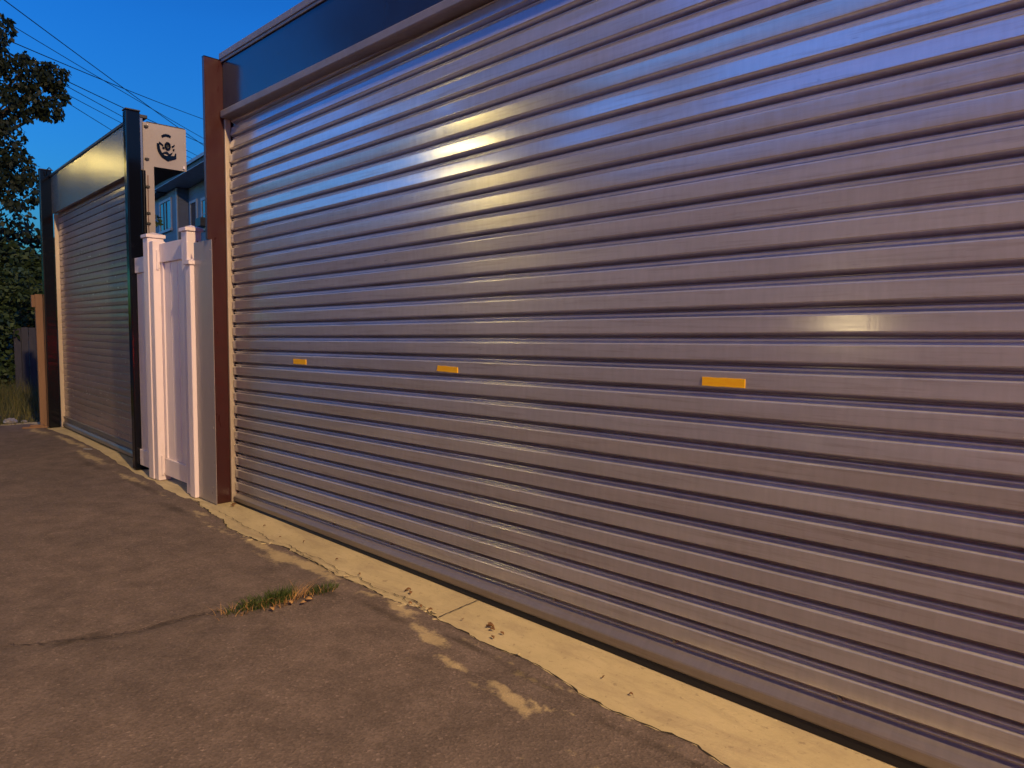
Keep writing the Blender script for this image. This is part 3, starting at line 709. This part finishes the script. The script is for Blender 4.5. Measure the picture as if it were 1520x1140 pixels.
tree('shrub', 'leafy green shrub overhanging the bluish fence end', (-16.4,.35,-.03), 1.4, [
    ((-16.2,.42,1.75),(.6,.42,.55),1.2),((-16.2,.05,1.35),(.6,.45,.5),1.2),((-16.1,.5,1.25),(.5,.30,.35),.9),((-16.2,-.4,1.6),(.6,.5,.7),1.2),((-16.2,.8,2.0),(.5,.38,.4),.8),((-16.2,-.2,.75),(.55,.6,.45),1.1),((-16.2,-1.1,1.2),(.6,.7,.8),1.2),((-16.3,.62,.55),(.4,.35,.55),1.0),((-16.4,.3,.45),(.5,.5,.5),1.0)],
    640, .11, m_leafB, .2, tr=.06)
tree('shrub', 'tall pale green shrub filling the gap beneath the drooping tree', (-18.4,1.2,-.03), 2.4, [
    ((-18.2,1.0,2.6),(.6,.55,.5),1.1),((-18.2,1.55,2.3),(.6,.5,.55),1.1),((-18.2,.4,2.7),(.6,.6,.55),1.1),((-18.2,1.3,1.7),(.6,.7,.5),1.1),((-18.2,2.1,2.0),(.5,.5,.6),.9),((-18.2,-.4,2.5),(.7,.7,.7),1.1)],
    640, .13, m_leafB, .2, tr=.07)
tree('tree', 'tall dark tree beyond the far street lamp at the end of the alley', (-28,-4.5,-.03), 5.0, [
    ((-27.5,-3.0,7.5),(1.6,1.7,1.6),1.6),((-27.5,-4.6,8.2),(1.6,1.8,1.6),1.6),((-27.5,-6.6,7.4),(1.8,1.9,1.8),1.6),((-27.5,-3.2,5.2),(1.6,1.8,1.6),1.6),((-27.5,-5.6,5.0),(1.8,2,1.8),1.6),((-27.5,-8.2,5.4),(1.6,1.8,2),1.4)],
    420, .36, m_leafA, .4, tr=.25)
for (lab, bx_, by_, cl) in (('round leafy tree behind the pale building, nearest its wall lamp', -11.5, -10.5, [((-11,-10,5.4),(1.1,1,.9),1),((-12.4,-10.6,4.8),(1.1,1,1),1),((-10.2,-11,4.6),(1,1,.8),.8)]),
        ('unseen tall ragged tree added between the two others, raised to darken the top slats', -13.5, -12.0, [((-14.2,-9.8,9.6),(1.5,1.4,1.7),1.2),((-12.8,-11.2,10.2),(1.7,1.5,2.0),1.4),((-11.4,-12.8,9.8),(1.6,1.5,1.8),1.2),((-15.4,-8.6,8.8),(1.3,1.3,1.5),1),((-10.2,-13.8,8.6),(1.3,1.2,1.2),.8),((-13.5,-11,7.4),(1.2,1.2,.7),.6)]),  # unseen tree, crown raised so its reflection darkens the shutter's top rows
        ('low spreading tree behind the pale building, opposite the wide shutter', -6.2, -13.5, [((-6,-13,5.2),(1.5,1.2,.7),1),((-7.8,-13.4,4.9),(1.3,1.2,.8),1),((-4.6,-13.6,4.8),(1.2,1.2,.7),.8)])):
    tree('tree', lab, (bx_,by_,-.03), 4.2, cl, 520, .28, m_leafA, .4, tr=.16)
# bluish paling fence
m_pale = paint('bluish_paling', (.050,.052,.075), .8, 0, .25, 4, streak=(1,1,.2), bump=.2)
ff = thing('timber_fence', 'bluish weathered paling fence behind the tan post', 'fence', (-15.9,.80,0), R(70))
b = MB()
for k in range(22):
    x = -.10 + .118*k; h = 1.22 + .02*k*.9 + random.uniform(-.02,.02)
    b.box(x, x+.108, -.01, .01, .02, h)
b.build('palings', m_pale, ff)
for z in (.35,1.0):
    b = MB(); b.box(-.10,2.5,.0105,.05,z,z+.07); b.build('rail', m_pale, ff)
for x in (-.06,1.2,2.4):
    b = MB(); b.box(x,x+.08,.0505,.12,0,1.2); b.build('post', m_pale, ff)

# sprig seen beside the end plate: a slim shrub in the yard
tree('shrub', 'slim dark shrub tip showing beside the beige end plate above the white gate', (-13.0,2.1,-.03), 2.6, [((-13.0,2.17,3.10),(.16,.17,.12),.25),((-13.0,2.0,2.75),(.2,.2,.25),.3),((-13,1.9,2.3),(.3,.3,.3),.4)], 420, .10, m_leafB, .2, tr=.03)

# ------------------------------------------------------------------ house beyond
H5 = R(-5.8)
hs_ = thing('house', 'blue-grey weatherboard house behind the white gate under the evening sky', 'house', (-33,9.8,0), H5)
def board_mat(name, c, sc):
    t = NT(name); co_ = t.coord()
    wv = t.n('ShaderNodeTexWave'); wv.wave_type='BANDS'; wv.bands_direction='Z'; wv.wave_profile='SAW'; wv.inputs['Scale'].default_value = sc
    t.l(co_, wv.inputs['Vector'])
    t.set(Base_Color=t.mix(1.0, c, t.ramp(t.noise(co_,1.2,5),[(.3,.8),(.7,1.1)]),'MULTIPLY'), Roughness=.6)
    t.bump(wv.outputs['Fac'], .9, .03); return t.m
m_board = board_mat('weatherboard', (.15,.18,.26), 1.9)
m_htrim = paint('house_trim', (.34,.38,.46), .5)
m_roof = paint('dark_roof', (.05,.055,.06), .6)
def glass_mat():
    t = NT('window_glass'); t.set(Base_Color=(.03,.05,.08), Roughness=.06, Metallic=.35, Specular_IOR_Level=1.0); return t.m
m_glass = glass_mat()
b = MB(); b.box(-2.9,1.1,0,9,0,7.30); b.box(1.1,9.0,.45,9,0,7.42); b.build('wall', m_board, hs_)
b = MB(); b.prism_x([(-.55,7.36),(-.55,7.60),(4.5,9.0),(9.5,7.6),(9.5,7.36)], -.55, 9.6); b.build('roof', m_roof, hs_)
rf = hs_.children[-1]
b = MB(); b.box(-.55,9.6,-.548,.44,7.33,7.358); b.build('soffit', m_htrim, hs_)
b = MB(); b.prism_x([(-.42,7.28),(-.42,7.50),(2.2,7.52),(2.2,7.30)], -3.2, -.56); b.build('bay_roof', m_roof, hs_)
b = MB(); b.box(-.55,9.6,-.62,-.551,7.50,7.62); b.box(-3.2,-.56,-.50,-.425,7.40,7.52); b.build('gutter', m_htrim, hs_)
b = MB(); b.cyl((3.48,.9,7.7),(3.48,.9,8.3),.05,10); b.cyl((3.48,.9,8.3),(3.48,.9,8.5),.16,10); b.build('vent_pipe', m_roof, rf)
for (xa, xb_) in ((1.02,1.14),(-2.93,-2.82)):
    b = MB(); b.box(xa,xb_,-.03,.02,0,7.3); b.build('corner_board', m_htrim, hs_)
def window(x0,x1,z0,z1,y,sash=True,lab=None):
    b = MB(); f_ = .11
    b.box(x0-f_,x0,y-.05,y+.02,z0-.02,z1+f_); b.box(x1,x1+f_,y-.05,y+.02,z0-.02,z1+f_); b.box(x0,x1,y-.05,y+.02,z1,z1+f_); b.box(x0-.16,x1+.16,y-.10,y+.02,z0-.13,z0-.02)
    if sash: b.box(x0,x1,y-.03,y+.02,(z0+z1)/2-.03,(z0+z1)/2+.03)
    o = b.build('window', m_htrim, hs_)
    g = MB(); g.box(x0,x1,y-.02,y-.005,z0-.02,z1); g.build('pane', m_glass, o)
    if lab: o['label'] = lab
    return o
wa = window(-1.62,.16,5.70,6.92,0,False,'wide bay window')
b = MB(); b.box(-1.05,-.97,-.04,-.021,5.68,6.92); b.box(-.62,-.50,-.04,-.021,5.68,6.92); b.build('mullion', m_roof, wa)
window(1.55,2.35,5.45,6.60,.45,False,'narrow dark window beside the bay')
wc = window(3.15,4.12,5.40,6.52,.45,True,'sash window with an air conditioner in its lower half')
b = MB(); b.box(3.30,3.98,.10,.42,5.40,5.74); b.build('air_conditioner', m_steel, wc, bevel=.01)

# ------------------------------------------------------------------ overhead wires
m_wire = paint('wire', (.012,.014,.02), .6)
def wire(p0, p1, r, sag, lab):
    p0, p1 = Vector(p0), Vector(p1); d = p1-p0
    a, c = p0 - d*.35, p1 + d*.5; L = (c-a).length
    pts = [a.lerp(c, k/24) - Vector((0,0,sag*(4*(k/24)*(1-k/24)))) for k in range(25)]
    b = MB(); b.tube(pts, r, 6); o = b.build('overhead_wire', m_wire, smooth=True); tag(o, lab, 'wire', 'overhead wires across the sky')
wire((-22.00,1.99,9.47), (-32.00,10.85,9.46), 0.012, .12, 'overhead wire that starts highest at the top left and crosses the others')
wire((-24.00,2.18,9.74), (-31.00,10.45,9.49), 0.01, .12, 'thin overhead wire passing just above the drooping tree')
wire((-24.00,3.67,8.93), (-33.00,11.28,10.86), 0.012, .12, 'overhead wire sloping least, meeting the brown fin highest')
wire((-23.00,3.33,8.21), (-33.00,11.35,9.74), 0.012, .12, 'overhead wire passing the top of the near dark post')
wire((-23.00,3.33,8.08), (-33.00,11.34,9.07), 0.01, .12, 'overhead wire just beneath the one at the dark post top')
wire((-23.00,3.32,7.86), (-33.00,11.33,8.83), 0.009, .12, 'second lowest overhead wire running behind the beige end plate')
wire((-23.00,3.28,7.67), (-33.00,11.31,7.89), 0.009, .12, 'lowest overhead wire, coming down to the silver fascia top')

# ------------------------------------------------------------------ behind the photographer: opposite side of the alley and its lamps
m_opp = paint('pale_render', (.52,.50,.52), .9, 0, .25, .6, dirt=(.30,.28,.28), bump=.2)
opp = thing('rendered_building', 'long low pale rendered building along the opposite side of the alley', 'building', (-4,-6,0))
b = MB(); b.box(-14,14,-6,0,0,3.75); b.build('wall', m_opp, opp)
b = MB(); b.box(-14.1,14.1,-6.1,.08,3.75,3.92); b.build('parapet', m_trim, opp)
WARM = (1.0,.66,.34); YEL = (1.0,.75,.22)
m_lens_y = emit('wall_lamp_lens', YEL, 25/EXPO)
m_lens_w = emit('street_lamp_lens', WARM, 40/EXPO)
# wall lamp on the opposite building
wl = thing('wall_lamp', 'yellow wall lamp on a bracket above the opposite building', 'lamp', (-8.55,-5.5,4.05))
b = MB(); b.tube([(0,-.42,-.35),(0,-.25,.22),(0,.0,.20)], .03, 8); b.build('bracket', m_steel, wl, smooth=True)
b = MB(); b.box(-.48,.48,-.12,.12,.10,.18); b.build('hood', m_steel, wl, bevel=.02)
b = MB(); b.box(-.45,.45,-.09,.09,.085,.099); b.build('lens', m_lens_y, wl)
al = bpy.data.lights.new('wall_lamp_light', 'AREA'); al.shape = 'RECTANGLE'; al.size = .9; al.size_y = .16; al.energy = 62/EXPO; al.color = YEL
ao = bpy.data.objects.new('wall_lamp_light', al); col.objects.link(ao); ao.location = (0,0,.07); ao.parent = wl
def street_lamp(loc, h, az, power, c, lens, label, r=.18):
    s_ = thing('street_lamp', label, 'street lamp', loc, az)
    b = MB(); b.tube([(0,0,0),(0,0,h*.5),(0,0,h-.3),(.25,0,h),(1.2,0,h+.12)], [.10,.08,.065,.05,.04], 10); b.build('pole', m_steel, s_, smooth=True)
    b = MB(); b.prism_x([(-.16,0),(.16,0),(.12,.12),(-.12,.12)], 1.1, 1.75); b.build('lamp_head', m_steel, s_, bevel=.02).location = (0,0,h+.06)
    b = MB(); b.box(1.2,1.7,-.13,.13,h+.045,h+.058); b.build('lens', lens, s_)
    point('street_lamp_light', (1.45,0,h-.16), power/EXPO, c, r, s_)
street_lamp((11,-4.7,0), 12.5, R(90), 17600, WARM, m_lens_w, 'tall street lamp on a high pole beside the alley behind the viewer')
street_lamp((-22,-4.35,0), 5.86, R(90), 62, YEL, m_lens_y, 'street lamp at the far end of the alley')
# lighted window low on the opposite building
lw = MB(); lw.box(-.06,.5,-.01,.02,-.16,.16); 
b = MB(); b.box(-3.1,-2.5,-6.0+.001,-5.96,1.12,1.16); b.box(-3.1,-2.5,-5.999,-5.96,1.50,1.54); b.box(-3.1,-3.06,-5.999,-5.96,1.16,1.50); b.box(-2.54,-2.5,-5.999,-5.96,1.16,1.50)
o = b.build('window', m_trim, opp); o.location = (4,6,0)
b = MB(); b.box(-3.06,-2.54,-5.999,-5.985,1.16,1.50); o2 = b.build('lit_pane', emit('lit_window', (1,.75,.38), 4/EXPO), o)

car = thing('parked_car', 'dark hatchback stopped in the alley behind the viewer with red tail lights on', 'car', (4.0,-3.66,0))
m_car = paint('car_paint', (.02,.022,.028), .2, .3, .03, 2, bump=.0)
m_tyre = paint('tyre_rubber', (.015,.015,.015), .8); m_rim = paint('alloy_rim', (.4,.4,.42), .3, .8)
def sect(x, hw, z0, z1, tum):   # one cross-section of the shell, bottom to roof
    return [(x,-hw*.96,z0),(x,-hw,z0+.22),(x,-hw,z0+.45),(x,-hw*(1-tum),z1-.06),(x,-hw*(1-tum)+.10,z1),(x,hw*(1-tum)-.10,z1),(x,hw*(1-tum),z1-.06),(x,hw,z0+.45),(x,hw,z0+.22),(x,hw*.96,z0)]
def shell(name, secs, m, parent, bevel=0):
    b = MB(); n = len(secs[0]); vs = [p for q in secs for p in q]
    b.add(vs, [(k*n+j,k*n+(j+1)%n,(k+1)*n+(j+1)%n,(k+1)*n+j) for k in range(len(secs)-1) for j in range(n)] + [tuple(range(n)), tuple(range((len(secs)-1)*n, len(secs)*n))])
    return b.build(name, m, parent, smooth=False, bevel=bevel)
shell('body', [sect(0,.80,.30,.95,.04), sect(.06,.86,.24,1.02,.06), sect(.7,.87,.22,1.00,.06), sect(2.9,.87,.22,.98,.06), sect(3.9,.84,.24,.84,.05), sect(4.05,.76,.30,.70,.04)], m_car, car, .03)
def cab(x, hw, z1): return [(x,-.82,.94),(x,-hw,z1-.05),(x,-hw+.1,z1),(x,hw-.1,z1),(x,hw,z1-.05),(x,.82,.94)]
shell('cabin', [cab(.10,.70,1.06), cab(.52,.64,1.42), cab(1.9,.64,1.46), cab(2.85,.70,1.02)], m_glass, car, .02)
b = MB(); b.box(.62,1.95,-.62,.62,1.462,1.49); b.build('roof', m_car, car, bevel=.012)
for (x,y) in ((.75,-.80),(.75,.80),(3.2,-.80),(3.2,.80)):
    b = MB(); b.cyl((x,y-.10,.31),(x,y+.10,.31),.31,24); wh = b.build('wheel', m_tyre, car, bevel=.02)
    b = MB(); yy = y + (.105 if y > 0 else -.105); b.cyl((x,y*.99,.31),(x,yy,.31),.20,16); b.build('rim', m_rim, wh)
m_red = emit('tail_light_lens', (1,.02,.015), 5.5)
for y in (-.66,.66):
    b = MB(); b.box(-.02,.03,y-.17,y+.17,.50,.84); b.build('tail_light', m_red, car, bevel=.01)
b = MB(); b.box(-.06,.02,-.80,.80,.34,.52); b.build('bumper', m_car, car, bevel=.02)
b = MB(); b.box(-.068,-.055,-.24,.24,.56,.66); b.build('number_plate', m_vinyl, car)

S.cycles.use_denoising = True
S.cycles.max_bounces = 6; S.cycles.glossy_bounces = 4; S.cycles.diffuse_bounces = 3
S.cycles.sample_clamp_indirect = 6/EXPO*4
